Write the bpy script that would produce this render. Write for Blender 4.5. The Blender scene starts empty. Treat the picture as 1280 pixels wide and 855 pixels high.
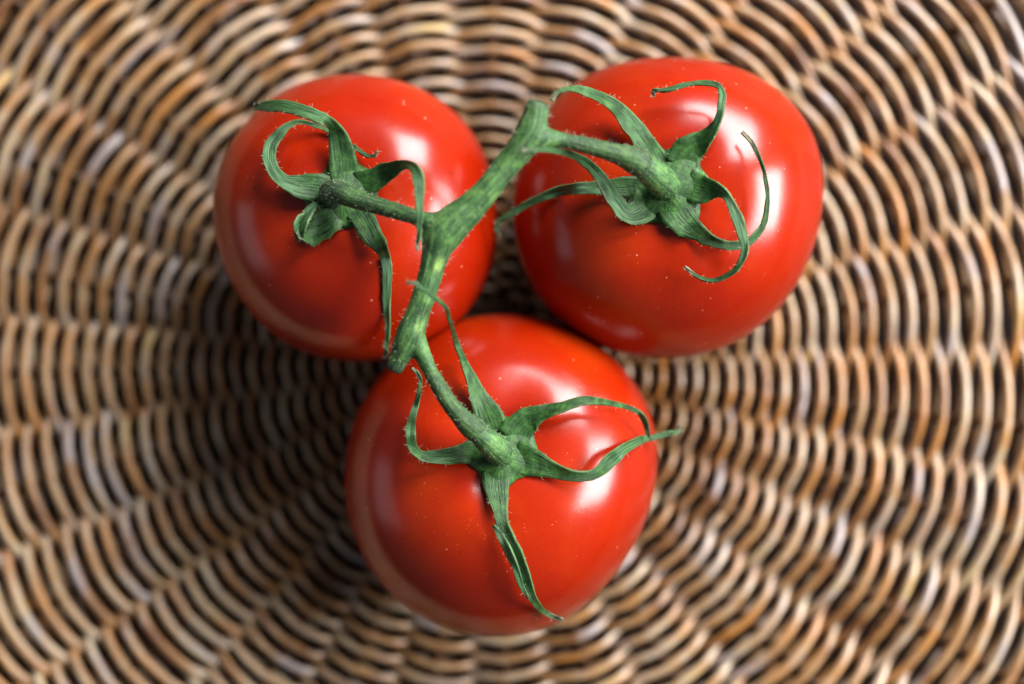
import bpy, math, random
import numpy as np
from mathutils import Vector, Matrix
from mathutils.bvhtree import BVHTree

random.seed(7)
RNG = np.random.default_rng(7)
S = bpy.context.scene
COL = S.collection

# ------------------------------------------------------------------ camera
H = 0.4215            # height of the camera above the basket floor
DREF = 0.3925         # distance from the lens to the tomatoes' middle
MM_PX = 0.2355 / 1280 / DREF      # metres per photo pixel per metre of distance
cam_d = bpy.data.cameras.new('camera')
cam = bpy.data.objects.new('camera', cam_d)
COL.objects.link(cam)
cam.location = (0, 0, H)
cam.rotation_euler = (0, 0, 0)
cam_d.sensor_width = 36
cam_d.lens = 60
cam_d.clip_start = 0.01
cam_d.clip_end = 20
cam_d.dof.use_dof = True
cam_d.dof.focus_distance = H - 0.058
cam_d.dof.aperture_fstop = 3.5
S.camera = cam

# ------------------------------------------------------------------ light
W = bpy.data.worlds.new('World')
S.world = W
W.use_nodes = True
W.node_tree.nodes['Background'].inputs['Color'].default_value = (0.80, 0.88, 1.0, 1)
W.node_tree.nodes['Background'].inputs['Strength'].default_value = 0.14


def area(name, az, el, dist, sx, sy, power, col):
    d = bpy.data.lights.new(name, 'AREA')
    d.shape = 'RECTANGLE'
    d.size, d.size_y = sx, sy
    d.energy = power
    d.color = col
    o = bpy.data.objects.new(name, d)
    COL.objects.link(o)
    a, e = math.radians(az), math.radians(el)
    p = Vector((math.cos(a) * math.cos(e), math.sin(a) * math.cos(e), math.sin(e))) * dist
    o.location = p + Vector((0, 0, 0.03))
    o.rotation_euler = (-p).to_track_quat('-Z', 'Z').to_euler()
    return o


area('window_light', 7, 32, 0.9, 0.44, 0.42, 20.0, (1.0, 0.955, 0.95))
area('window_light', 61, 34, 0.9, 0.44, 0.42, 19.0, (1.0, 0.955, 0.95))
area('window_light', 184, 11, 0.9, 0.34, 0.4, 0.4, (0.95, 0.95, 1.0))

S.view_settings.view_transform = 'Standard'
S.view_settings.look = 'None'
S.view_settings.exposure = 0.0
S.view_settings.gamma = 1.0


# ------------------------------------------------------------------ helpers
def P(px, py, z):
    """point at height z that lies on the line of sight of a photo pixel"""
    k = MM_PX * (H - z)
    return Vector(((px - 640) * k, (427.5 - py) * k, z))


def link(name, verts, faces, mat, parent=None, uv=None, attrs=None, smooth=True):
    me = bpy.data.meshes.new(name)
    me.from_pydata([tuple(v) for v in verts], [], faces)
    if smooth:
        me.polygons.foreach_set('use_smooth', [True] * len(me.polygons))
    if uv is not None:
        l = me.uv_layers.new(name='UVMap')
        idx = np.empty(len(me.loops), dtype=np.int32)
        me.loops.foreach_get('vertex_index', idx)
        l.data.foreach_set('uv', np.asarray(uv, dtype=np.float32)[idx].ravel())
    for k, a in (attrs or {}).items():
        at = me.attributes.new(k, 'FLOAT', 'POINT')
        at.data.foreach_set('value', np.asarray(a, dtype=np.float32))
    me.materials.append(mat)
    me.update()
    o = bpy.data.objects.new(name, me)
    COL.objects.link(o)
    if parent is not None:
        o.parent = parent
        o.matrix_parent_inverse = Matrix.Identity(4)
        # meshes are written in world space; bring them into the parent's space
        m = world_of(parent).inverted()
        me.transform(m)
    return o


def world_of(o):
    m = Matrix.Translation(o.location)
    while o.parent is not None:
        o = o.parent
        m = Matrix.Translation(o.location) @ m
    return m


def thing(name, label, cat, loc, group=None):
    o = bpy.data.objects.new(name, None)
    o.empty_display_size = 0.01
    COL.objects.link(o)
    o.location = loc
    o['label'] = label
    o['category'] = cat
    if group:
        o['group'] = group
    return o


def catmull(a, sub):
    """Catmull-Rom through the rows of a"""
    a = np.asarray(a, float)
    p = np.vstack([2 * a[0] - a[1], a, 2 * a[-1] - a[-2]])
    out = []
    for i in range(1, len(p) - 2):
        p0, p1, p2, p3 = p[i - 1], p[i], p[i + 1], p[i + 2]
        for t in np.arange(sub) / sub:
            out.append(0.5 * (2 * p1 + (p2 - p0) * t + (2 * p0 - 5 * p1 + 4 * p2 - p3) * t * t
                              + (3 * p1 - p0 - 3 * p2 + p3) * t ** 3))
    out.append(a[-1])
    return np.array(out)


def tube_arrays(pts, rad, n=12, caps=True, wob=0.0, flat=1.0):
    """variable radius tube: vertices, faces, uv(along, around)"""
    pts = np.asarray(pts, float)
    rad = np.asarray(rad, float)
    tan = np.gradient(pts, axis=0)
    tan /= np.linalg.norm(tan, axis=1)[:, None] + 1e-12
    up = np.array([0, 0, 1.0])
    if abs(tan[0] @ up) > 0.9:
        up = np.array([0, 1.0, 0])
    nrm = []
    v = up - (up @ tan[0]) * tan[0]
    for t in tan:
        v = v - (v @ t) * t
        v /= np.linalg.norm(v)
        nrm.append(v.copy())
    nrm = np.array(nrm)
    bi = np.cross(tan, nrm)
    ang = np.arange(n) * 2 * math.pi / n
    length = np.concatenate([[0], np.cumsum(np.linalg.norm(np.diff(pts, axis=0), axis=1))])
    V, UV = [], []
    for i in range(len(pts)):
        r = rad[i] * (1 + wob * RNG.normal(size=n))
        ring = pts[i] + (np.cos(ang) * r)[:, None] * nrm[i] * flat + (np.sin(ang) * r)[:, None] * bi[i]
        V.append(ring)
        UV.append(np.stack([np.full(n, length[i]), ang / (2 * math.pi)], 1))
    V = np.concatenate(V)
    UV = np.concatenate(UV)
    F = []
    for i in range(len(pts) - 1):
        for j in range(n):
            k = (j + 1) % n
            F.append((i * n + j, i * n + k, (i + 1) * n + k, (i + 1) * n + j))
    if caps:
        F.append(tuple(range(n - 1, -1, -1)))
        F.append(tuple((len(pts) - 1) * n + j for j in range(n)))
    return V, F, UV


# ------------------------------------------------------------------ materials
class NT:
    def __init__(self, name):
        self.m = bpy.data.materials.new(name)
        self.m.use_nodes = True
        self.t = self.m.node_tree
        self.b = self.t.nodes['Principled BSDF']

    def n(self, typ, **kw):
        x = self.t.nodes.new(typ)
        for k, v in kw.items():
            if k in x.inputs:
                x.inputs[k].default_value = v
            else:
                setattr(x, k, v)
        return x

    def l(self, a, b):
        self.t.links.new(a, b)

    def ramp(self, fac, stops, interp='LINEAR'):
        r = self.t.nodes.new('ShaderNodeValToRGB')
        r.color_ramp.interpolation = interp
        el = r.color_ramp.elements
        while len(el) < len(stops):
            el.new(0.5)
        for e, (p, c) in zip(el, stops):
            e.position = p
            e.color = (*c, 1) if len(c) == 3 else c
        if fac is not None:
            self.l(fac, r.inputs[0])
        return r.outputs[0]

    def mix(self, fac, a, b, mode='MIX'):
        x = self.t.nodes.new('ShaderNodeMix')
        x.data_type = 'RGBA'
        x.blend_type = mode
        for s, v in ((x.inputs[0], fac), (x.inputs[6], a), (x.inputs[7], b)):
            if hasattr(v, 'links'):
                self.l(v, s)
            else:
                s.default_value = (*v, 1) if isinstance(v, tuple) and len(v) == 3 else v
        return x.outputs[2]

    def math(self, op, a, b=0.0, c=0.0):
        x = self.t.nodes.new('ShaderNodeMath')
        x.operation = op
        for s, v in zip(x.inputs, (a, b, c)):
            if hasattr(v, 'links'):
                self.l(v, s)
            else:
                s.default_value = v
        return x.outputs[0]

    def mapping(self, vec, scale):
        x = self.t.nodes.new('ShaderNodeMapping')
        x.inputs['Scale'].default_value = scale
        self.l(vec, x.inputs['Vector'])
        return x.outputs[0]

    def bump(self, h, strength, dist=0.001):
        x = self.t.nodes.new('ShaderNodeBump')
        x.inputs['Strength'].default_value = strength
        x.inputs['Distance'].default_value = dist
        self.l(h, x.inputs['Height'])
        self.l(x.outputs[0], self.b.inputs['Normal'])
        return x


def mat_tomato():
    m = NT('tomato_skin')
    geo = m.n('ShaderNodeTexCoord').outputs['Object']
    big = m.n('ShaderNodeTexNoise', Scale=38.0, Detail=3.0, Roughness=0.5)
    m.l(geo, big.inputs['Vector'])
    base = m.ramp(big.outputs['Fac'], [(0.30, (0.235, 0.005, 0.0005)), (0.55, (0.285, 0.0115, 0.0006)), (0.75, (0.335, 0.026, 0.001))])
    fine = m.n('ShaderNodeTexNoise', Scale=900.0, Detail=2.0)
    m.l(geo, fine.inputs['Vector'])
    base = m.mix(m.math('MULTIPLY', fine.outputs['Fac'], 0.12), base, (0.50, 0.05, 0.004))
    # pale pores, sparse and of uneven size
    vor = m.n('ShaderNodeTexVoronoi', Scale=620.0, Randomness=1.0)
    m.l(geo, vor.inputs['Vector'])
    sel = m.n('ShaderNodeSeparateColor')
    m.l(vor.outputs['Color'], sel.inputs[0])
    rad = m.math('MULTIPLY', m.math('POWER', sel.outputs[0], 9.0), 0.17)
    spot = m.math('LESS_THAN', vor.outputs['Distance'], rad)
    base = m.mix(m.math('MULTIPLY', spot, 0.4), base, (0.86, 0.42, 0.26))
    vor2 = m.n('ShaderNodeTexVoronoi', Scale=300.0, Randomness=1.0)
    m.l(geo, vor2.inputs['Vector'])
    sel2 = m.n('ShaderNodeSeparateColor')
    m.l(vor2.outputs['Color'], sel2.inputs[0])
    spot2 = m.math('LESS_THAN', vor2.outputs['Distance'], m.math('MULTIPLY', m.math('POWER', sel2.outputs[1], 10.0), 0.13))
    base = m.mix(m.math('MULTIPLY', spot2, 0.7), base, (0.12, 0.012, 0.006))
    vor3 = m.n('ShaderNodeTexVoronoi', Scale=1150.0, Randomness=1.0)
    m.l(geo, vor3.inputs['Vector'])
    sel3 = m.n('ShaderNodeSeparateColor')
    m.l(vor3.outputs['Color'], sel3.inputs[0])
    clus = m.ramp(big.outputs['Fac'], [(0.35, (0.25, 0.25, 0.25)), (0.62, (1, 1, 1))])
    spot3 = m.math('LESS_THAN', vor3.outputs['Distance'], m.math('MULTIPLY', m.math('MULTIPLY', m.math('POWER', sel3.outputs[2], 3.0), 0.20), clus))
    base = m.mix(m.math('MULTIPLY', spot3, 0.16), base, (0.80, 0.36, 0.20))
    m.l(base, m.b.inputs['Base Color'])
    m.b.inputs['Roughness'].default_value = 0.25
    m.b.inputs['IOR'].default_value = 1.45
    m.b.inputs['Subsurface Weight'].default_value = 0.06
    m.b.inputs['Subsurface Radius'].default_value = (1.0, 0.12, 0.04)
    m.b.inputs['Subsurface Scale'].default_value = 0.004
    m.b.inputs['Coat Weight'].default_value = 0.0
    rn = m.n('ShaderNodeTexNoise', Scale=120.0, Detail=4.0)
    m.l(geo, rn.inputs['Vector'])
    m.l(m.math('MULTIPLY_ADD', rn.outputs['Fac'], 0.10, 0.17), m.b.inputs['Roughness'])
    hn = m.math('ADD', m.math('MULTIPLY', fine.outputs['Fac'], 0.25), m.math('MULTIPLY', m.math('ADD', spot, spot2), 0.5))
    m.bump(hn, 0.10, 0.0004)
    return m.m


def mat_sepal():
    m = NT('sepal_green')
    uvn = m.n('ShaderNodeUVMap', uv_map='UVMap').outputs[0]
    obj = m.n('ShaderNodeTexCoord').outputs['Object']
    side = m.n('ShaderNodeAttribute', attribute_name='side').outputs['Fac']
    dry = m.n('ShaderNodeAttribute', attribute_name='dry').outputs['Fac']
    edge = m.n('ShaderNodeAttribute', attribute_name='edge').outputs['Fac']
    ribs = m.n('ShaderNodeTexNoise', Scale=1.0, Detail=3.0, Roughness=0.6)
    m.l(m.mapping(uvn, (90.0, 4.5, 1.0)), ribs.inputs['Vector'])
    mot = m.n('ShaderNodeTexNoise', Scale=520.0, Detail=4.0, Roughness=0.65)
    m.l(obj, mot.inputs['Vector'])
    top = m.ramp(mot.outputs['Fac'], [(0.34, (0.004, 0.022, 0.006)), (0.50, (0.018, 0.075, 0.014)), (0.70, (0.075, 0.210, 0.038))])
    top = m.mix(m.math('MULTIPLY', m.ramp(ribs.outputs['Fac'], [(0.42, (0, 0, 0)), (0.62, (1, 1, 1))]), 0.25), top, (0.070, 0.160, 0.045))
    plate = m.n('ShaderNodeAttribute', attribute_name='plate').outputs['Fac']
    top = m.mix(m.math('MULTIPLY', plate, 0.16), top, (0.075, 0.185, 0.040))
    und = m.ramp(ribs.outputs['Fac'], [(0.38, (0.006, 0.030, 0.010)), (0.52, (0.045, 0.140, 0.048)), (0.68, (0.165, 0.330, 0.150))])
    col = m.mix(side, top, und)
    col = m.mix(m.math('MULTIPLY', edge, 0.28), col, (0.22, 0.30, 0.10))
    col = m.mix(dry, col, m.ramp(mot.outputs['Fac'], [(0.4, (0.06, 0.05, 0.03)), (0.6, (0.32, 0.28, 0.20))]))
    col = m.mix(1.0, col, (0.72, 0.76, 0.72), 'MULTIPLY')
    m.l(col, m.b.inputs['Base Color'])
    m.b.inputs['Roughness'].default_value = 0.5
    m.b.inputs['Specular IOR Level'].default_value = 0.35
    h = m.math('ADD', m.math('MULTIPLY', ribs.outputs['Fac'], m.math('MULTIPLY_ADD', plate, -0.6, 1.0)), m.math('MULTIPLY', mot.outputs['Fac'], 0.5))
    m.bump(h, 0.5, 0.0008)
    return m.m


def mat_stem(name, light):
    m = NT(name)
    uvn = m.n('ShaderNodeTexCoord').outputs['Object']
    scar = m.n('ShaderNodeAttribute', attribute_name='scar').outputs['Fac']
    tip = m.n('ShaderNodeAttribute', attribute_name='bruise').outputs['Fac']
    mot = m.n('ShaderNodeTexNoise', Scale=330.0, Detail=5.0, Roughness=0.62)
    m.l(uvn, mot.inputs['Vector'])
    cx = m.n('ShaderNodeCombineXYZ')
    for i_, nm in enumerate(('turn_x', 'turn_y', 'run')):
        m.l(m.n('ShaderNodeAttribute', attribute_name=nm).outputs['Fac'], cx.inputs[i_])
    lines = m.n('ShaderNodeTexNoise', Scale=1.0, Detail=4.0, Roughness=0.6)
    m.l(m.mapping(cx.outputs[0], (4.5, 4.5, 240.0)), lines.inputs['Vector'])
    fin = m.n('ShaderNodeTexNoise', Scale=1700.0, Detail=3.0, Roughness=0.7)
    m.l(uvn, fin.inputs['Vector'])
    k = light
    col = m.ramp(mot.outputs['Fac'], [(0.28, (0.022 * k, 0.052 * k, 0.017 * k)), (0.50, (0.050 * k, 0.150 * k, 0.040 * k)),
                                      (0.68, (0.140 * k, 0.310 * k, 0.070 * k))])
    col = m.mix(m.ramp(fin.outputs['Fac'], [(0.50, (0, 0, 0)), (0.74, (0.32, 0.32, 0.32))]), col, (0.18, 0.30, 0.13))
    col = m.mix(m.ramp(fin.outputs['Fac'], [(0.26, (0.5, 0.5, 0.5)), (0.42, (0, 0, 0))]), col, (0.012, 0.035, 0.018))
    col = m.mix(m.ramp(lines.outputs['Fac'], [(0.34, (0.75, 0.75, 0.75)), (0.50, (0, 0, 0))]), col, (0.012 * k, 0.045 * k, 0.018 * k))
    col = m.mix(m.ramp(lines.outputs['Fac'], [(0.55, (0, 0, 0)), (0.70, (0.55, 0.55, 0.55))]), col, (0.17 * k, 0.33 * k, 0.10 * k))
    col = m.mix(tip, col, m.ramp(fin.outputs['Fac'], [(0.35, (0.008, 0.018, 0.016)), (0.65, (0.035, 0.055, 0.040))]))
    col = m.mix(scar, col, m.ramp(fin.outputs['Fac'], [(0.35, (0.11, 0.23, 0.04)), (0.65, (0.24, 0.38, 0.10))]))
    m.l(col, m.b.inputs['Base Color'])
    m.b.inputs['Roughness'].default_value = 0.55
    m.b.inputs['Specular IOR Level'].default_value = 0.35
    m.bump(m.math('ADD', lines.outputs['Fac'], m.math('MULTIPLY', fin.outputs['Fac'], 0.5)), 0.6, 0.0005)
    return m.m


def mat_plain(name, col, rough=0.6):
    m = NT(name)
    m.b.inputs['Base Color'].default_value = (*col, 1)
    m.b.inputs['Roughness'].default_value = rough
    return m.m


def mat_rod(name='willow_rod', dark=False):
    m = NT(name)
    uvn = m.n('ShaderNodeUVMap', uv_map='UVMap').outputs[0]
    ran = m.n('ShaderNodeObjectInfo').outputs['Random']
    comb = m.n('ShaderNodeCombineXYZ')
    m.l(m.math('MULTIPLY', ran, 37.0), comb.inputs[2])
    vadd = m.n('ShaderNodeVectorMath', operation='ADD')
    m.l(m.mapping(uvn, (52.0, 0.5, 1.0)), vadd.inputs[0])
    m.l(comb.outputs[0], vadd.inputs[1])
    pat = m.n('ShaderNodeTexNoise', Scale=1.0, Detail=3.0, Roughness=0.6)
    m.l(vadd.outputs[0], pat.inputs['Vector'])
    vadd2 = m.n('ShaderNodeVectorMath', operation='ADD')
    m.l(m.mapping(uvn, (120.0, 9.0, 1.0)), vadd2.inputs[0])
    m.l(comb.outputs[0], vadd2.inputs[1])
    str_ = m.n('ShaderNodeTexNoise', Scale=1.0, Detail=4.0, Roughness=0.65)
    m.l(vadd2.outputs[0], str_.inputs['Vector'])
    fac = m.math('ADD', m.math('MULTIPLY', pat.outputs['Fac'], 2.2), m.math('MULTIPLY_ADD', ran, 0.30, -0.72))
    col = m.ramp(fac, [(0.10, (0.13, 0.052, 0.015)), (0.28, (0.24, 0.115, 0.036)), (0.42, (0.31, 0.175, 0.070)),
                       (0.58, (0.37, 0.245, 0.120)), (0.74, (0.42, 0.345, 0.250)), (0.86, (0.47, 0.39, 0.25)), (0.97, (0.48, 0.34, 0.12))])
    hue = m.n('ShaderNodeTexNoise', Scale=1.0, Detail=2.0)
    vadd3 = m.n('ShaderNodeVectorMath', operation='ADD')
    m.l(m.mapping(uvn, (48.0, 0.3, 1.0)), vadd3.inputs[0])
    comb3 = m.n('ShaderNodeCombineXYZ')
    m.l(m.math('MULTIPLY_ADD', ran, 53.0, 9.0), comb3.inputs[1])
    m.l(comb3.outputs[0], vadd3.inputs[1])
    m.l(vadd3.outputs[0], hue.inputs['Vector'])
    col = m.mix(m.ramp(hue.outputs['Fac'], [(0.53, (0, 0, 0)), (0.66, (0.8, 0.8, 0.8))]), col, (0.42, 0.18, 0.030))
    col = m.mix(m.ramp(hue.outputs['Fac'], [(0.33, (0.85, 0.85, 0.85)), (0.43, (0, 0, 0))]), col, (0.36, 0.345, 0.36))
    col = m.mix(m.math('MULTIPLY', m.ramp(str_.outputs['Fac'], [(0.35, (1, 1, 1)), (0.55, (0, 0, 0))]), 0.45), col, (0.09, 0.04, 0.02))
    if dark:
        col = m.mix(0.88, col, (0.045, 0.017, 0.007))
    col = m.mix(1.0, col, (0.93, 0.885, 0.84), 'MULTIPLY')
    m.l(col, m.b.inputs['Base Color'])
    m.b.inputs['Roughness'].default_value = 0.36
    m.b.inputs['Coat Weight'].default_value = 0.6
    m.b.inputs['Coat Roughness'].default_value = 0.30
    m.bump(str_.outputs['Fac'], 0.5, 0.0006)
    return m.m


M_TOM = mat_tomato()
M_SEP = mat_sepal()
M_STEM = mat_stem('stem_green', 0.78)
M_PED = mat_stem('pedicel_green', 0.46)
M_HAIR = mat_plain('plant_hair', (0.36, 0.43, 0.30), 0.6)
M_ROD = mat_rod()
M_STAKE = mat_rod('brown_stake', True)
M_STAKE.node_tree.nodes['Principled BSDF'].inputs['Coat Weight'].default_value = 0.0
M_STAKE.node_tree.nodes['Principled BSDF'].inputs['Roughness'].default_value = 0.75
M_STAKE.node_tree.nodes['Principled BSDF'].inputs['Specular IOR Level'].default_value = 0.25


def mat_table():
    m = NT('dark_table_wood')
    g = m.n('ShaderNodeTexCoord').outputs['Object']
    n_ = m.n('ShaderNodeTexNoise', Scale=1.0, Detail=5.0)
    m.l(m.mapping(g, (6.0, 90.0, 6.0)), n_.inputs['Vector'])
    m.l(m.ramp(n_.outputs['Fac'], [(0.3, (0.014, 0.006, 0.003)), (0.7, (0.035, 0.014, 0.006))]), m.b.inputs['Base Color'])
    m.b.inputs['Roughness'].default_value = 0.45
    return m.m


# ------------------------------------------------------------------ setting: table under the basket
tv = [(-1.2, -1.2, -0.012), (1.2, -1.2, -0.012), (1.2, 1.2, -0.012), (-1.2, 1.2, -0.012)]
tt = link('table_top', tv, [(0, 1, 2, 3)], mat_table(), smooth=False)
tt['kind'] = 'structure'

# ------------------------------------------------------------------ basket
BC = P(606, 452, 0.0)
NST = 27
RMAX = 0.186
basket = thing('wicker_basket', 'round woven wicker basket of brown and straw coloured willow rods under the tomatoes', 'basket', (BC.x, BC.y, -0.012))
PH0 = math.radians(8.7)


def floor_z(x, y):
    """mean weave surface: nearly flat floor that lifts outwards, sagging a little to the left"""
    r = np.hypot(x, y)
    return -0.0042 + 0.55 * np.maximum(r - 0.03, 0) ** 2 + 0.030 * x - 0.005 * np.exp(-(r / 0.022) ** 2)


def pitch(r):
    return np.interp(r, [0.02, 0.055, 0.10, 0.19], [0.0020, 0.0021, 0.00245, 0.0028])


# one long spiral with an odd number of stakes, cut into rods
dphi = 2 * math.pi / NST / 10
phis, rs = [0.0], [0.017]
while rs[-1] < RMAX:
    rs.append(rs[-1] + float(pitch(rs[-1])) * dphi / (2 * math.pi))
    phis.append(phis[-1] + dphi)
phis, rs = np.array(phis), np.array(rs)
stake_jit = RNG.normal(0, math.radians(0.9), NST)


def stake_angle(kf):
    """angle of stake number kf (a real number between stakes)"""
    k0 = np.floor(kf).astype(int)
    f = kf - k0
    a0 = k0 * 2 * math.pi / NST + stake_jit[k0 % NST]
    a1 = (k0 + 1) * 2 * math.pi / NST + stake_jit[(k0 + 1) % NST]
    return a0 + (a1 - a0) * f + PH0


def smooth_noise(n, step, amp):
    m = n // step + 3
    return np.interp(np.arange(n) / step, np.arange(m), RNG.normal(0, amp, m))


kf = phis * NST / (2 * math.pi)
ang = stake_angle(kf)
wave = np.cos(math.pi * kf)
wv = np.sign(wave) * np.abs(wave) ** 0.66
pit = pitch(rs)
rodr = pit * 0.445
A = 0.0015 + rodr * 0.95
rr = rs + (0.5 * wave + 0.5 * wv) * (0.52 * pit) + smooth_noise(len(rs), 11, 0.00019)
X, Y = rr * np.cos(ang), rr * np.sin(ang)
Z = floor_z(X, Y) + wv * A + smooth_noise(len(rs), 9, 0.00022)
i = 0
spiral = np.stack([X + BC.x, Y + BC.y, Z], 1)
while i < len(rs) - 30:
    n = int(NST * 10 * random.uniform(0.75, 1.6))
    j = min(i + n, len(rs) - 1)
    sc = random.uniform(0.90, 1.08)
    seg = spiral[i:j + 1].copy()
    tuck = np.clip(1 - np.minimum(np.arange(len(seg)), np.arange(len(seg))[::-1]) / 7.0, 0, 1) ** 2
    seg[:, 2] -= 0.0034 * tuck
    rad = rodr[i:j + 1] * sc * (1 + smooth_noise(j + 1 - i, 6, 0.035))
    V, F, UV = tube_arrays(seg, rad, n=8)
    link('weaver', V, F, M_ROD, basket, uv=UV)
    i = j - 6
    if j == len(rs) - 1:
        break
# stakes
for k in range(NST):
    rad_ = np.linspace(0.0145, RMAX + 0.002, 40)
    a = stake_angle(np.full(40, float(k))) + 0.0
    x, y = rad_ * np.cos(a), rad_ * np.sin(a)
    pts = np.stack([x + BC.x, y + BC.y, floor_z(x, y) - 0.0007], 1)
    V, F, UV = tube_arrays(pts, np.full(40, 0.00125) * np.linspace(0.8, 1.05, 40), n=8)
    link('stake', V, F, M_STAKE, basket, uv=UV + np.array([k * 0.37, 0]))
# woven centre the stakes start from; dark stake brown paints in the gap's shade
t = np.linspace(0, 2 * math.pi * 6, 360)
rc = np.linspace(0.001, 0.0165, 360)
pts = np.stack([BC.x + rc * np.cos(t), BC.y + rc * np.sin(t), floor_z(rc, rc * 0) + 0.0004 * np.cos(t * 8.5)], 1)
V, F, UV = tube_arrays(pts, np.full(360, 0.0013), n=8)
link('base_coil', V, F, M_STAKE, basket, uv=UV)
# two-strand twisted border beyond the last row
for s in (0, math.pi):
    t = np.linspace(0, 2 * math.pi, 541)
    x = (RMAX + 0.0035 + 0.0022 * np.cos(t * 40 + s)) * np.cos(t)
    y = (RMAX + 0.0035 + 0.0022 * np.cos(t * 40 + s)) * np.sin(t)
    pts = np.stack([BC.x + x, BC.y + y, floor_z(x, y) + 0.0022 * np.sin(t * 40 + s)], 1)
    V, F, UV = tube_arrays(pts, np.full(541, 0.0021), n=8, caps=False)
    link('rim', V, F, M_ROD, basket, uv=UV)


# ------------------------------------------------------------------ tomatoes
def vnoise(d, seed, freq):
    """cheap smooth noise on directions: a few random plane waves"""
    r = np.random.default_rng(seed)
    out = np.zeros(len(d))
    for _ in range(7):
        w = r.normal(size=3) * freq
        out += np.cos(d @ w + r.uniform(0, 6.28))
    return out / 7


def make_fruit(parent, outline, zc, half, calyx_px, dimple, seed, lobes, creases):
    o = np.array(outline, float)
    c = np.array([(o[:, 0].min() + o[:, 0].max()) / 2, (o[:, 1].min() + o[:, 1].max()) / 2])
    C = np.array(P(c[0], c[1], zc))
    k = MM_PX * (H - zc)
    ol = (o - c) * np.array([1, -1]) * k
    th = np.arctan2(ol[:, 1], ol[:, 0])
    rr_ = np.hypot(ol[:, 0], ol[:, 1])
    order = np.argsort(th)
    th, rr_ = th[order], rr_[order]
    tg = np.linspace(-math.pi, math.pi, 361)[:-1]
    rg = np.interp(tg, np.concatenate([th - 2 * math.pi, th, th + 2 * math.pi]), np.tile(rr_, 3))
    ker = np.exp(-0.5 * (np.arange(-30, 31) / 11.0) ** 2)
    ker /= ker.sum()
    rg = np.convolve(np.tile(rg, 3), ker, 'same')[360:720]
    R = rg.mean()
    cal = np.array(P(calyx_px[0], calyx_px[1], zc + half * 0.9)) - C
    a = cal / np.linalg.norm(cal)
    # tilted frame
    e1 = np.cross(a, [0, 1.0, 0]); e1 /= np.linalg.norm(e1)
    e2 = np.cross(a, e1)
    NT_, NP = 110, 160
    T = np.linspace(0, math.pi, NT_)
    T = T - 0.20 * np.sin(2 * T) * 0.5
    PHI = np.arange(NP) * 2 * math.pi / NP
    tt_, pp = np.meshgrid(T, PHI, indexing='ij')
    tt_, pp = tt_.ravel(), pp.ravel()
    st, ct = np.sin(tt_), np.cos(tt_)
    rho = R * np.abs(st) ** 0.93
    z = half * np.sign(ct) * np.abs(ct) ** 0.96
    D, sg = dimple
    q = rho / sg
    z = z - np.where(ct > 0, D * np.exp(-q * q), 0) + np.where(ct < 0, 0.0015 * np.exp(-(rho / 0.007) ** 2), 0)
    # ribs that fan out from the dimple
    rib = sum(am * np.cos(n_ * pp + ph) for n_, am, ph in lobes)
    env = np.exp(-((rho - sg * 1.1) / (sg * 1.0)) ** 2) * (ct > 0)
    z = z + rib * env * 0.0011
    rho = rho * (1 + 0.006 * rib * st ** 2)
    L = (rho * np.cos(pp))[:, None] * e1 + (rho * np.sin(pp))[:, None] * e2 + z[:, None] * a
    d = L / (np.linalg.norm(L, axis=1)[:, None] + 1e-9)
    L = L * (1 + 0.007 * vnoise(d, seed, 2.6) + 0.0018 * vnoise(d, seed + 5, 7.0))[:, None]
    # bring the outline to the one in the photo
    az = np.arctan2(L[:, 1], L[:, 0])
    rad = np.hypot(L[:, 0], L[:, 1])
    b = ((az + math.pi) / (2 * math.pi) * 72).astype(int) % 72
    mx = np.zeros(72)
    np.maximum.at(mx, b, rad)
    bc = -math.pi + (np.arange(72) + 0.5) * 2 * math.pi / 72
    cur = np.interp(az, np.concatenate([bc - 2 * math.pi, bc, bc + 2 * math.pi]), np.tile(mx, 3))
    tar = np.interp(az, np.concatenate([tg - 2 * math.pi, tg, tg + 2 * math.pi]), np.tile(rg, 3))
    w = np.clip(rad / R, 0, 1)
    w = w * w * (3 - 2 * w)
    f = 1 + (tar / cur - 1) * w
    L[:, 0] *= f
    L[:, 1] *= f
    V = L + C
    # creases: soft grooves pressed into the skin along short lines
    for (x0, y0, x1, y1, dep, wid) in creases:
        up = V[:, 2] > zc
        A0 = np.array([P(x0, y0, zc + half * .9)[q_] for q_ in (0, 1)])
        B0 = np.array([P(x1, y1, zc + half * .9)[q_] for q_ in (0, 1)])
        pv = V[:, :2] - A0
        ab = B0 - A0
        tpar = np.clip(pv @ ab / (ab @ ab), 0, 1)
        dist = np.linalg.norm(pv - tpar[:, None] * ab, axis=1)
        fall = np.exp(-(dist / wid) ** 2) * up
        V[:, 2] -= dep * fall
    F = []
    for i_ in range(NT_ - 1):
        for j_ in range(NP):
            k_ = (j_ + 1) % NP
            F.append((i_ * NP + j_, i_ * NP + k_, (i_ + 1) * NP + k_, (i_ + 1) * NP + j_)[::-1])
    ob = link('fruit', V, F, M_TOM, parent)
    bvh = BVHTree.FromPolygons([tuple(v) for v in V], F)
    return ob, bvh, C


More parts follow.
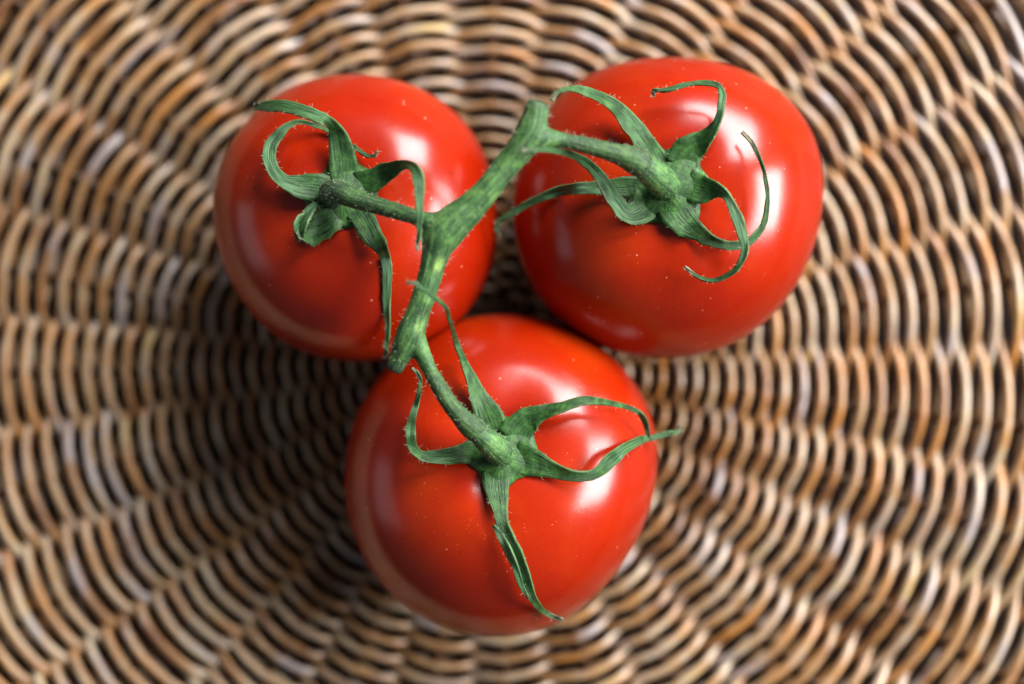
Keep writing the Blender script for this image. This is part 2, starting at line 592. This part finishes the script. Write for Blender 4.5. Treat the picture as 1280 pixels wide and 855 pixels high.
O1 = [(430, 95), (395, 99), (360, 110), (330, 132), (305, 160), (286, 185), (275, 210), (269, 240), (268, 270), (274, 305), (285, 340), (300, 370),
      (320, 395), (345, 420), (370, 435), (400, 446), (430, 451), (465, 452), (500, 448), (532, 434), (560, 415), (588, 386), (608, 355), (620, 315),
      (619, 270), (614, 225), (606, 190), (590, 163), (570, 140), (545, 121), (520, 108), (480, 97)]
O2 = [(790, 77), (755, 84), (720, 101), (695, 122), (672, 155), (655, 190), (644, 225), (641, 255), (645, 310), (657, 345), (672, 372), (695, 398), (720, 418),
      (750, 433), (790, 444), (830, 448), (868, 444), (905, 435), (935, 417), (965, 393), (990, 362), (1008, 325), (1020, 280), (1026, 235), (1024, 205),
      (1015, 170), (1000, 145), (980, 122), (955, 103), (930, 90), (895, 80), (860, 75), (825, 74)]
O3 = [(627, 392), (590, 396), (555, 405), (525, 421), (497, 443), (470, 474), (450, 508), (437, 545), (432, 580), (433, 620), (440, 655), (452, 688), (470, 718),
      (493, 743), (520, 764), (555, 781), (590, 790), (625, 793), (660, 789), (700, 772), (735, 748), (765, 716), (790, 680), (808, 640), (819, 600),
      (822, 560), (815, 520), (800, 487), (778, 458), (750, 433), (718, 412), (680, 398)]

tom1 = thing('tomato', 'left red tomato whose crooked pale sepal loops round above a dark stalk knuckle', 'tomato',
             P(445, 273, 0.0), 'red tomatoes on one vine')
tom2 = thing('tomato', 'right red tomato with long hooked sepals curling across a tall white highlight', 'tomato',
             P(833, 262, 0.0), 'red tomatoes on one vine')
tom3 = thing('tomato', 'bottom red tomato with a star calyx, two sepals crossing past its right edge', 'tomato',
             P(627, 592, 0.0), 'red tomatoes on one vine')
_, BV1, C1 = make_fruit(tom1, O1, 0.0275, 0.0275, (428, 240), (0.0026, 0.0140), 3, [(5, 0.15, 0.4), (3, 0.15, 1.0)], [])
_, BV2, C2 = make_fruit(tom2, O2, 0.0290, 0.0290, (826, 228), (0.0032, 0.0140), 11, [(5, 0.25, 2.0), (2, 0.2, 0.3)],
                        [(868, 290, 886, 330, 0.0006, 0.0025)])
_, BV3, C3 = make_fruit(tom3, O3, 0.0295, 0.0295, (620, 556), (0.0033, 0.0135), 23, [(5, 0.2, 0.9), (3, 0.2, 2.2)],
                        [(604, 606, 618, 650, 0.0007, 0.0030)])


def surf(bvh, px, py):
    o = Vector((0, 0, H))
    d = (P(px, py, 0.0) - o).normalized()
    hit = bvh.ray_cast(o, d)
    return hit[0].z if hit[0] is not None else None


# ------------------------------------------------------------------ sepals
def sepal(parent, bvh, pts, hairs, seed, name='sepal'):
    """ribbon through (px, py, width px, height, tilt, side): height < 20 is mm above the skin, else mm above the floor"""
    r = np.random.default_rng(seed)
    pts = [list(p) for p in pts]
    for q_ in (0, 1):
        if len(pts[q_]) == 6 and pts[0][3] < 1:
            pts[q_][5] *= 0.45
    rows = []
    last = 0.05
    for p in pts:
        p = list(p) + [0.0] * (6 - len(p))
        x, y, w, h, tilt, side = p
        if h >= 20:
            z = h / 1000
        else:
            s = surf(bvh, x, y)
            z = (s if s is not None else last) + h / 1000
            last = s if s is not None else last
        rows.append((x, y, w, z, tilt, side))
    sub = 6
    a = catmull(rows, sub)
    n = len(a)
    a[:, 5] = np.clip(a[:, 5], 0, 1)
    a[:, 2] = np.maximum(a[:, 2], 1.6)
    tx, ty = np.gradient(a[:, 0]), np.gradient(a[:, 1])
    tl = np.hypot(tx, ty) + 1e-9
    nx, ny = ty / tl, -tx / tl          # left of travel on screen
    # keep the sideways direction from spinning in tight curls
    for i_ in range(1, n):
        if nx[i_] * nx[i_ - 1] + ny[i_] * ny[i_ - 1] < 0.2:
            nx[i_] = 0.6 * nx[i_ - 1] + 0.4 * nx[i_]
            ny[i_] = 0.6 * ny[i_ - 1] + 0.4 * ny[i_]
            q = math.hypot(nx[i_], ny[i_]) + 1e-9
            nx[i_] /= q; ny[i_] /= q
    U = np.linspace(-1, 1, 9)
    V, UV, sd, dr, ed, pl = [], [], [], [], [], []
    length = np.concatenate([[0], np.cumsum(np.hypot(np.diff(a[:, 0]), np.diff(a[:, 1])))]) * MM_PX * DREF
    e1 = smooth_noise(n, 3, 0.06); e2 = smooth_noise(n, 3, 0.06)
    wav = smooth_noise(n, 4, 0.00022)
    for i_ in range(n):
        x, y, w, z, tilt, side = a[i_]
        fr = i_ / (n - 1)
        for u in U:
            ww = w / 2 * (1 + (e1[i_] if u > 0 else e2[i_]) * (abs(u) > 0.5))
            px, py = x + nx[i_] * ww * u, y + ny[i_] * ww * u
            wm = ww * MM_PX * DREF
            zz = z + tilt * u * wm + 0.22 * wm * (abs(u) ** 1.5 - 0.4) * min(1.0, fr * 3.5) + wav[i_] * u
            s = surf(bvh, px, py)
            if s is not None and zz < s + 0.0006:
                zz = s + 0.0006
            V.append(P(px, py, zz))
            UV.append((length[i_], (u + 1) / 2))
            sd.append(side)
            dr.append(max(0, (fr - 0.86) / 0.14) ** 1.3 * 0.9)
            pl.append(max(0.0, 1 - fr * 4.5))
            ed.append(1.0 if abs(u) > 0.9 and w > 8 and fr > 0.16 else 0.0)
    # striations run along the blade: swap so that the fast axis is across
    UV = [(v_, u_ * 40) for u_, v_ in UV]
    m = len(U)
    F = []
    for i_ in range(n - 1):
        for j_ in range(m - 1):
            F.append((i_ * m + j_, (i_ + 1) * m + j_, (i_ + 1) * m + j_ + 1, i_ * m + j_ + 1))
    # upward facing
    v0, v1, v2 = V[F[0][0]], V[F[0][1]], V[F[0][2]]
    if (v1 - v0).cross(v2 - v0).z < 0:
        F = [f[::-1] for f in F]
    UV = [(u_ * 0.16, v_) for u_, v_ in UV]
    o = link(name, V, F, M_SEP, parent, uv=UV, attrs={'side': sd, 'dry': dr, 'edge': ed, 'plate': pl})
    so = o.modifiers.new('thickness', 'SOLIDIFY')
    so.thickness = 0.00042
    so.offset = -1
    # fine hairs along the edges
    for _ in range(int(n * 0.55)):
        i_ = int(r.integers(2, n))
        e_ = 0 if r.random() < 0.5 else m - 1
        b0 = np.array(V[i_ * m + e_])
        sgn = -1 if e_ == 0 else 1
        dirn = np.array([nx[i_] * sgn, -ny[i_] * sgn, r.normal(0.5, 0.5)]) + r.normal(0, 0.45, 3)
        hairs.append((b0, dirn, r.uniform(0.0004, 0.0012)))
    return o


def hair_object(hairs, parent, name):
    V, F = [], []
    for b0, d, ln in hairs:
        d = d / (np.linalg.norm(d) + 1e-9)
        s = np.cross(d, [0.3, 0.2, 0.9]); s /= np.linalg.norm(s) + 1e-9
        t2 = np.cross(d, s)
        k0 = len(V)
        bend = RNG.normal(0, 0.25, 3)
        mid = b0 + d * ln * 0.55
        end = mid + (d + bend) * ln * 0.45
        for c, rad in ((b0 - d * 0.0001, 0.000034), (mid, 0.000024)):
            for q in range(3):
                an = q * 2.0944
                V.append(c + (math.cos(an) * s + math.sin(an) * t2) * rad)
        V.append(end)
        for q in range(3):
            w_ = (q + 1) % 3
            F.append((k0 + q, k0 + w_, k0 + 3 + w_, k0 + 3 + q))
            F.append((k0 + 3 + q, k0 + 3 + w_, k0 + 6))
    o = link(name, V, F, M_HAIR, parent)
    o['kind'] = 'stuff'
    return o


def calyx_disc(parent, bvh, cx, cy, spokes, seed):
    """the green plate the sepals grow from: an uneven star laid over the dimple"""
    r = np.random.default_rng(seed)
    NA, NR = 60, 7
    th = np.arange(NA) * 2 * math.pi / NA
    sa = np.array([math.radians(s[0]) for s in spokes])
    sr = np.array([s[1] for s in spokes])
    srt = np.argsort(sa)
    sa, sr = sa[srt], sr[srt]
    rad = np.interp(th, np.concatenate([sa - 2 * math.pi, sa, sa + 2 * math.pi]), np.tile(sr, 3))
    smp = []
    for q in range(1, 5):
        for j_ in range(0, NA, 3):
            px = cx + math.cos(th[j_]) * rad[j_] * q / 4
            py = cy - math.sin(th[j_]) * rad[j_] * q / 4
            smp.append((px - cx, py - cy, surf(bvh, px, py)))
    smp = np.array(smp)

    def basis(x, y):
        x, y = x / 40, y / 40
        return np.stack([np.ones_like(x), x, y, x * x, x * y, y * y, x ** 3, x * x * y, x * y * y, y ** 3], -1)
    coef = np.linalg.lstsq(basis(smp[:, 0], smp[:, 1]), smp[:, 2], rcond=None)[0]
    V, UV, sd = [], [], []
    for q in range(NR):
        f = (q + 0.02) / (NR - 1 + 0.02)
        for j_ in range(NA):
            px = cx + math.cos(th[j_]) * rad[j_] * f
            py = cy - math.sin(th[j_]) * rad[j_] * f
            s = surf(bvh, px, py)
            z = float(basis(np.array(px - cx), np.array(py - cy)) @ coef) + 0.0020 - 0.0016 * f ** 1.5
            z = max(z, s + 0.00045)
            V.append(P(px, py, z))
            UV.append((th[j_] / 6.28 * 0.6, f * 0.5))
            sd.append(0.0)
    F = []
    for q in range(NR - 1):
        for j_ in range(NA):
            k_ = (j_ + 1) % NA
            F.append((q * NA + j_, (q + 1) * NA + j_, (q + 1) * NA + k_, q * NA + k_))
    F.append(tuple(range(NA)))
    v0, v1, v2 = V[F[0][0]], V[F[0][1]], V[F[0][2]]
    if (v1 - v0).cross(v2 - v0).z < 0:
        F = [f[::-1] for f in F]
    o = link('calyx', V, F, M_SEP, parent, uv=UV, attrs={'side': sd, 'dry': [0.0] * len(V), 'edge': [0.0] * len(V), 'plate': [1.0] * len(V)})
    so = o.modifiers.new('thickness', 'SOLIDIFY')
    so.thickness = 0.0004
    so.offset = -1
    return o


# --- left tomato
h1 = []
cal1 = calyx_disc(tom1, BV1, 427, 243, [(95, 46), (53, 44), (25, 50), (-4, 44), (-40, 50), (-86, 42), (-125, 52), (-157, 46), (172, 50), (131, 35)], 1)
SEP1 = [
    # up, folding over to the left
    [(430, 226, 34, 0.8, 0, .35), (428, 197, 34, 2.2, 0, .35), (422, 172, 23, 4.2, -.3, .2), (417, 159, 15, 6.5, -.8, .2), (408, 150, 13, 60.5, .5, .8), (398, 145, 14, 61, .6, .9),
     (381, 139, 15, 60.5, .5, .75), (356, 132, 14, 58, .5, .55), (337, 132, 13, 55, .5, .4), (324, 133, 9, 52.5, .3, .3), (316, 134, 5, 51, 0, .2)],
    # left, then looping up and round behind the first
    [(412, 237, 36, 0.8, 0, .5), (390, 234, 34, 1.8, 0, .6), (373, 232, 28, 2.4, .2, .6), (356, 226, 17, 3.6, .5, .75), (343, 214, 15, 5.5, .4, .9), (337, 197, 16, 7, .2, 1), (339, 180, 15, 8, 0, 1),
     (351, 165, 12, 7, 0, 1), (364, 155, 7, 5.5, .4, .3), (377, 153, 5, 4, 0, .1), (395, 157, 5, 2.6, 0, .1), (407, 161, 4, 1.8, 0, .1), (424, 171, 4, 1.2, 0, .1),
     (439, 181, 4, 1.6, 0, .3), (452, 190, 4, 2.2, 0, .5), (462, 195, 4, 2.8, 0, .6), (469, 194, 3, 3.4, 0, .6), (473, 189, 2, 4, 0, .6)],
    # lower left, short and cupped
    [(428, 258, 30, 0.8, 0, .3), (414, 270, 36, 1.6, 0, .3), (401, 279, 40, 2.0, -.1, .35), (390, 284, 42, 2.8, -.35, .35), (381, 287, 38, 4.2, -.6, .55), (375, 290, 26, 5.8, -.7, .8), (371, 293, 12, 6.6, -.5, .8)],
    # rolled edge of the cupped sepal
    [(407, 253, 5, 4.2, .4, .8), (394, 256, 8, 5.4, .6, .9), (384, 266, 11, 6.2, .7, .9), (377, 280, 12, 6.4, .7, .8), (374, 293, 12, 5.6, .6, .5), (378, 302, 6, 3.6, .3, .4)],
    # down to the right, twisting into a long strap
    [(440, 256, 30, 0.8, 0, .25), (452, 272, 30, 1.8, 0, .2), (466, 296, 25, 2.6, .2, .2), (477, 312, 15, 4.2, .6, .3), (482, 324, 13, 53.5, .3, .9), (484, 338, 13, 53.0, 0, 1), (483.5, 362, 11, 51.5, 0, .95),
     (483, 385, 8, 50, 0, .85), (484, 408, 6, 48.5, 0, .8), (483, 429, 5, 47, 0, .7), (482, 440, 4, 46.2, 0, .6), (481, 449, 3, 45.5, 0, .5)],
    # right, arching up and down across the stalk
    [(446, 231, 32, 0.8, 0, .2), (463, 226, 31, 2.0, 0, .1), (482, 216, 25, 3.6, -.2, .02), (497, 208, 15, 60.5, -.5, 0), (509, 206, 11, 66, -.6, .5), (519, 212, 12, 70, .3, .95), (523, 226, 14, 72.5, .2, 1),
     (524, 243, 10, 73.5, 0, 1), (525, 264, 8, 73.3, 0, .9), (524, 281, 6, 72, 0, .8), (523, 296, 5, 71, 0, .7), (521, 304, 4, 70.6, 0, .6), (524, 313, 3, 70.2, 0, .5)],
]
for q, s in enumerate(SEP1):
    sepal(cal1, BV1, s, h1, 100 + q, 'sepal' if q != 3 else 'sepal_edge')
hair_object(h1, cal1, 'calyx_hair')

# --- right tomato
h2 = []
cal2 = calyx_disc(tom2, BV2, 832, 236, [(118, 54), (93, 48), (58, 60), (29, 51), (2, 60), (-23, 47), (-55, 62), (-104, 43), (-140, 56), (-165, 50), (178, 54), (150, 40)], 2)
SEP2 = [
    [(826, 208, 30, 0.8, 0, .25), (812, 187, 27, 2.2, 0, .25), (796, 164, 25, 3.6, .3, .3), (780, 143, 20, 5.2, .4, .4), (764, 129, 14, 6.6, 0, .25), (744, 118, 12, 57.5, .2, .4),
     (725, 111.5, 9, 60, .4, .4), (710, 110, 5, 62, .4, .1), (697, 115, 4, 63.5, 0, 0), (689, 125, 4, 64, 0, 0)],
    [(848, 208, 36, 0.8, 0, .05), (859, 190, 40, 1.7, 0, 0), (872, 178, 28, 2.4, 0, 0), (885, 168, 17, 4, -.5, .1), (895, 153, 10, 6.2, -.6, .9), (901, 135, 9, 8, 0, 1), (903.5, 119, 9, 9.5, 0, 1),
     (899.5, 108.5, 7, 10, .5, .6), (888, 103.5, 6, 10, .3, 0), (872, 103, 5, 9.5, .3, .1), (854, 105.5, 5, 8.5, 0, .9), (837, 110.5, 4.5, 7.4, 0, .9), (823, 113, 4, 6.6, 0, .8), (816, 114, 4, 6.2, 0, .3), (817, 121, 3, 5.8, 0, .5)],
    [(858, 228, 36, 0.8, 0, .1), (876, 236, 36, 1.8, 0, .05), (893, 238, 21, 3.2, .6, .1), (905, 243, 11, 5.4, .8, .8), (914, 256, 11, 6.8, .2, 1), (922, 272, 13, 7.8, 0, 1), (929, 295, 11, 8.6, 0, 1), (931, 312, 9, 8.8, 0, .9),
     (926, 328, 7, 8.2, 0, .8), (914, 341, 6, 7, 0, .6), (898, 349, 5, 5.6, 0, .4), (882, 349, 4.5, 4.2, 0, .3), (867, 342.5, 4, 3.2, 0, .4), (855, 334, 3, 2.8, 0, .5)],
    [(838, 254, 44, 0.8, 0, .25), (853, 274, 38, 1.5, 0, .15), (868, 288, 25, 1.8, .2, .05), (882, 297.5, 17, 2.4, .3, .15), (898, 304.5, 12, 3.0, .3, .25), (916, 307.6, 11, 3.6, .2, .3), (935.6, 303.5, 9, 4.4, .3, .8), (949, 290, 7.5, 5.2, .5, .8),
     (957, 275, 6, 5.8, .5, .3), (960, 253, 4.5, 6, .3, 0), (959, 236, 4, 6, 0, 0), (956, 220, 4, 6, 0, 0), (950, 201, 4, 5.8, 0, 0), (940, 178, 4.5, 5, 0, 0), (928, 164, 2.5, 4.2, 0, 0)],
    [(812, 250, 46, 0.8, 0, .3), (798, 264, 32, 1.6, .1, .35), (785, 266, 24, 3.0, .4, .7), (772, 254, 19, 5.2, .5, .95), (759, 234, 16, 7.4, .3, .95), (746, 216, 14, 60.5, .2, .9), (731, 202, 11, 63, .2, .8), (713, 193, 8, 66.5, 0, .5),
     (687, 188, 6, 72.5, 0, .6), (667, 187.5, 5, 76, 0, .8), (650, 187, 4, 77, 0, .8)],
    [(800, 236, 32, 0.8, 0, .45), (778, 234, 26, 1.5, 0, .5), (755, 234.5, 17, 2.0, 0, .5), (735, 234.5, 15, 2.8, .1, .9), (718, 236, 14, 3.6, 0, 1), (700, 239, 12, 50, 0, 1), (679.5, 246, 10, 48.5, 0, .9),
     (659, 255, 8, 46.5, 0, .9), (641, 265, 7, 45, 0, .7), (627, 274, 5, 44, 0, .7), (620, 285, 4, 43, 0, .8), (625, 296, 3, 42, 0, .8)],
]
for q, s in enumerate(SEP2):
    sepal(cal2, BV2, s, h2, 200 + q)
hair_object(h2, cal2, 'calyx_hair')

# --- bottom tomato
h3 = []
cal3 = calyx_disc(tom3, BV3, 623, 566, [(106, 50), (77, 46), (48, 54), (17, 48), (-18, 52), (-55, 40), (-92, 48), (-137, 34), (178, 46), (150, 36)], 3)
SEP3 = [
    [(620, 546, 40, 0.8, 0, .3), (610, 519, 38, 1.9, 0, .25), (599, 496, 22, 2.8, .3, .25), (590, 473, 13, 4.4, .6, .3), (581, 453, 8.5, 6.6, .6, .25), (571, 428, 6, 9.5, .5, .3), (564, 404, 5, 65, .3, .3), (556, 383, 4.5, 70, 0, .5),
     (545, 372, 4, 73, 0, .7), (530.5, 362, 4, 75, 0, .8), (519, 354.5, 4, 75.5, 0, .9), (508, 354, 3, 75, 0, .9)],
    [(640, 550, 40, 0.8, 0, .3), (658, 525, 34, 1.9, 0, .15), (676, 516.5, 20, 2.8, -.2, .08), (694, 510, 13.5, 4.0, -.4, 0), (712, 505, 12, 5.2, -.5, 0), (730, 500, 11, 6.2, -.5, 0), (751.5, 501.5, 8, 6.8, -.4, 0), (775, 507, 6, 7, -.3, 0.05),
     (794, 513, 5, 50, 0, .1), (804.5, 525, 6, 48.5, .3, .7), (809, 540, 5, 47, 0, .5), (812, 548, 3, 46, 0, 0)],
    [(642, 570, 44, 0.8, 0, .2), (662, 577, 38, 1.5, 0, .1), (685, 585.5, 23, 2.0, .2, .03), (708, 594, 15, 3.0, .4, 0), (730, 596, 13, 3.8, .4, 0), (748, 590, 13, 4.6, .2, .2), (763, 576, 17, 5.8, .1, .85), (780, 562, 13, 7.2, .1, .9), (802, 549.5, 9, 45.5, 0, .8),
     (820, 545.5, 6, 44, 0, .8), (838, 542, 5, 43, 0, .8), (848, 539.5, 4.5, 42.5, 0, .6), (851.5, 533, 4, 42.5, 0, .6)],
    [(620, 588, 36, 0.8, 0, .35), (622, 614, 30, 1.6, 0, .35), (625.5, 637, 18, 2.2, 0, .15), (628, 655, 15, 2.8, .3, .1), (637, 678, 17, 3.2, .4, .35), (650, 706, 15, 3.2, .4, .35), (660, 734.5, 13, 3.6, .3, .25), (668.5, 752.5, 10, 4.6, .2, .1), (683, 767, 6, 2.5, 0, .25), (703, 776, 4, 2.0, 0, .4)],
    # pale underside of the fold on the hanging sepal
    [(616, 657, 3, 3.8, .2, 1), (624, 668, 8, 4.4, .4, 1), (632, 684, 9, 4.6, .5, 1), (643, 708, 8, 4.6, .5, 1), (652, 732, 6, 4.8, .4, .9), (659, 748, 3, 5.2, .2, .6)],
    [(600, 564, 36, 0.8, 0, .45), (582, 566, 27, 1.6, 0, .5), (559.5, 570.5, 20, 2.2, 0, .55), (541, 571, 15.5, 3.2, .2, .5), (526, 568, 11, 5.0, .6, .3), (515, 557, 11.5, 7.2, .4, .4), (513, 538, 12, 9.5, 0, .85), (518, 511.5, 8, 54, 0, .8), (524, 490.5, 5, 56, 0, .6), (526, 478, 4, 57, 0, .6), (521.6, 467, 4, 57.5, 0, .8), (515.7, 459, 3, 57.5, 0, .9)],
]
for q, s in enumerate(SEP3):
    sepal(cal3, BV3, s, h3, 300 + q, 'sepal' if q != 4 else 'sepal_edge')
hair_object(h3, cal3, 'calyx_hair')


# ------------------------------------------------------------------ vine
def px_tube(rows, sub=8, n=18, wob=0.02):
    """rows of (px, py, diameter px, z mm)"""
    a = catmull(rows, sub)
    pts = np.array([P(r_[0], r_[1], r_[3] / 1000) for r_ in a])
    rad = a[:, 2] / 2 * MM_PX * (H - a[:, 3] / 1000)
    return pts, rad, tube_arrays(pts, rad, n=n, wob=wob)


vine = thing('tomato_vine', 'hairy green forked vine stem lying across and joining all three tomatoes', 'vine stem', P(560, 290, 0.06))
MAIN = [(673, 127, 26, 71.5), (671, 134, 33, 71.5), (668, 150, 40, 71), (662, 168, 46, 70.5), (650, 187, 43, 70), (632, 208, 39, 69.5), (610, 236, 39, 69), (588, 260, 46, 68), (566, 279, 56, 67.2), (551, 296, 58, 66.6), (545, 315, 44, 66.2), (540, 335, 37, 66), (532, 362, 36, 65.5),
        (522, 392, 36, 64.8), (513, 416, 42, 64.3), (506, 434, 38, 63.6), (499, 448, 30, 63), (494, 459, 27, 62.6), (491.5, 464, 22, 62.4)]
STUBS = [[(566, 284, 44, 67), (545, 281, 38, 66.8), (528, 275, 26, 66.5), (515, 270, 21.5, 66.2), (505, 267, 15, 65.8)],
         [(655, 172, 40, 70.5), (678, 173, 36, 70.3), (694, 174, 26, 70), (706, 176, 22, 69.8), (716, 178, 15, 69.5)],
         [(513, 412, 38, 64.5), (522, 430, 29, 64.2), (530, 447, 24, 64), (537, 462, 21, 64), (543, 473, 15, 64)]]
Vs, Fs = [], []
for rows0 in [MAIN] + STUBS:
    rows = [(a_, b_, c_ * (0.84 if rows0 is MAIN else 0.88), d_) for a_, b_, c_, d_ in rows0]
    _, _, (V, F, _) = px_tube(rows, n=20, wob=0.0)
    k0 = sum(len(v) for v in Vs)
    Vs.append(V)
    Fs += [tuple(q + k0 for q in f) for f in F]
tmp_me = bpy.data.meshes.new('main_stem')
tmp_me.from_pydata([tuple(v) for v in np.concatenate(Vs)], [], Fs)
tmp = bpy.data.objects.new('main_stem', tmp_me)
COL.objects.link(tmp)
rm = tmp.modifiers.new('weld', 'REMESH')
rm.mode = 'VOXEL'
rm.voxel_size = 0.00042
sm = tmp.modifiers.new('soften', 'SMOOTH')
sm.factor = 0.6
sm.iterations = 9
dg = bpy.context.evaluated_depsgraph_get()
ev = tmp.evaluated_get(dg).to_mesh()
V = np.array([v.co[:] for v in ev.vertices])
NRM = np.array([v.normal[:] for v in ev.vertices])
F = [tuple(p.vertices) for p in ev.polygons]
tmp.evaluated_get(dg).to_mesh_clear()
bpy.data.objects.remove(tmp)
# lengthwise ridges and small lumps
main_pts, main_rad, _ = px_tube(MAIN)
dmat = np.linalg.norm(V[:, None, :] - main_pts[None, ::3, :], axis=2)
near = dmat.argmin(1) * 3
tan = np.gradient(main_pts, axis=0)
tan /= np.linalg.norm(tan, axis=1)[:, None]
off = V - main_pts[near]
tn = tan[near]
b1 = np.cross(tn, [0, 0, 1.0]); b1 /= np.linalg.norm(b1, axis=1)[:, None]
phi = np.arctan2(off[:, 2], (off * b1).sum(1))
amp = 0.00010
ridge = np.sin(phi * 9 + near * 0.05) * 0.6 + np.sin(phi * 15 + near * 0.11 + 1) * 0.5
V = V + NRM * (amp * ridge + 0.00009 * vnoise(V * 900, 5, 1.0))[:, None]


def blob(pts3, centre_px, z, rx):
    c = np.array(P(*centre_px, z))
    return np.clip(1.4 - np.linalg.norm(pts3 - c, axis=1) / rx, 0, 1)


scar = np.clip(blob(V, (551, 330), 0.0690, 0.0014) + blob(V, (548, 337), 0.0690, 0.0012) + blob(V, (530, 411), 0.0675, 0.0016) * 0.9, 0, 1)
bru = np.clip(blob(V, (673, 128), 0.0725, 0.0018) * 0.8 + blob(V, (491, 465), 0.063, 0.0022), 0, 1)
run_ = np.concatenate([[0], np.cumsum(np.linalg.norm(np.diff(main_pts, axis=0), axis=1))])
link('main_stem', V, F, M_STEM, vine, attrs={'scar': scar, 'bruise': bru, 'turn_x': np.cos(phi), 'turn_y': np.sin(phi), 'run': run_[near]})
hv = []


def add_hairs(pts, rad, count, lo, hi, seed):
    r = np.random.default_rng(seed)
    tg_ = np.gradient(pts, axis=0)
    for _ in range(count):
        i_ = int(r.integers(1, len(pts) - 1))
        t_ = tg_[i_] / np.linalg.norm(tg_[i_])
        v = r.normal(size=3); v -= (v @ t_) * t_
        v /= np.linalg.norm(v)
        if v[2] < -0.4:
            continue
        hv.append((pts[i_] + v * rad[i_] * 0.96, v + t_ * r.normal(0, 0.5), r.uniform(lo, hi) * (1.6 if r.random() < 0.08 else 1)))


add_hairs(main_pts[:-14], main_rad[:-14] * 0.9, 520, 0.0003, 0.0011, 1)

def turn(UV):
    w = UV[:, 1] * 2 * math.pi
    return {'turn_x': np.cos(w), 'turn_y': np.sin(w), 'run': UV[:, 0]}


PED = [
    # stalk to the left tomato
    ([(528, 275, 16, 66.5), (515, 270, 19, 66.2), (492, 263, 21, 65.2), (468, 256, 22, 64), (446, 249, 25, 62.8), (430, 243, 28, 61.5), (420, 240, 30, 60)],
     [(424, 241, 28, 61), (417, 240, 31, 59), (414, 242, 32, 56.5), (416, 245, 32, 53.5), (420, 247, 30, 51)], [(418, 238)]),
    # stalk to the right tomato
    ([(692, 174, 16, 70.0), (708, 176.5, 18, 69.7), (730, 181, 20.5, 69), (756, 188, 22.5, 68.2), (776, 194, 27, 67.4), (790, 199, 34, 66.6), (800, 204, 35, 65.8), (806, 208, 28, 65)],
     [(797, 203, 26, 66), (806, 209, 33, 65), (816, 217, 37, 63), (825, 225, 38, 60.5), (831, 231, 37, 58), (834, 235, 34, 55), (835, 237, 32, 52)], []),
    # stalk to the bottom tomato
    ([(530, 447, 16, 64), (538, 464, 18, 64), (548, 482, 20, 64), (561, 503, 21, 64), (575, 520, 24, 63.8), (587, 532, 29, 63.4), (596, 540, 28, 62.6), (601, 545, 22, 62)],
     [(592, 537, 21, 63), (602, 546, 28, 62.5), (611, 553, 32, 61.5), (619, 560, 34, 60), (624, 565, 34, 58), (626, 567, 31, 55)], []),
]
for q, (a_, b_, br) in enumerate(PED):
    pts, rad, (V, F, UV) = px_tube(a_, n=22, wob=0.012)
    bru = np.zeros(len(V))
    for c in br:
        bru = np.maximum(bru, 0.6 * blob(V, c, 0.0625, 0.0030))
    p = link('pedicel', V, F, M_PED if q != 2 else M_PED, vine, attrs={'scar': np.zeros(len(V)), 'bruise': bru, **turn(UV)})
    add_hairs(pts, rad, 260, 0.0003, 0.0010, 10 + q)
    pts, rad, (V, F, UV) = px_tube(b_, n=22, wob=0.012)
    j = link('stalk_joint', V, F, M_PED if q == 0 else M_STEM, p, attrs={'scar': np.zeros(len(V)), 'bruise': np.full(len(V), 0.35 if q == 0 else 0.0), **turn(UV)})
    add_hairs(pts, rad, 300, 0.0002, 0.0006, 20 + q)
hair_object(hv, vine, 'stem_hair')
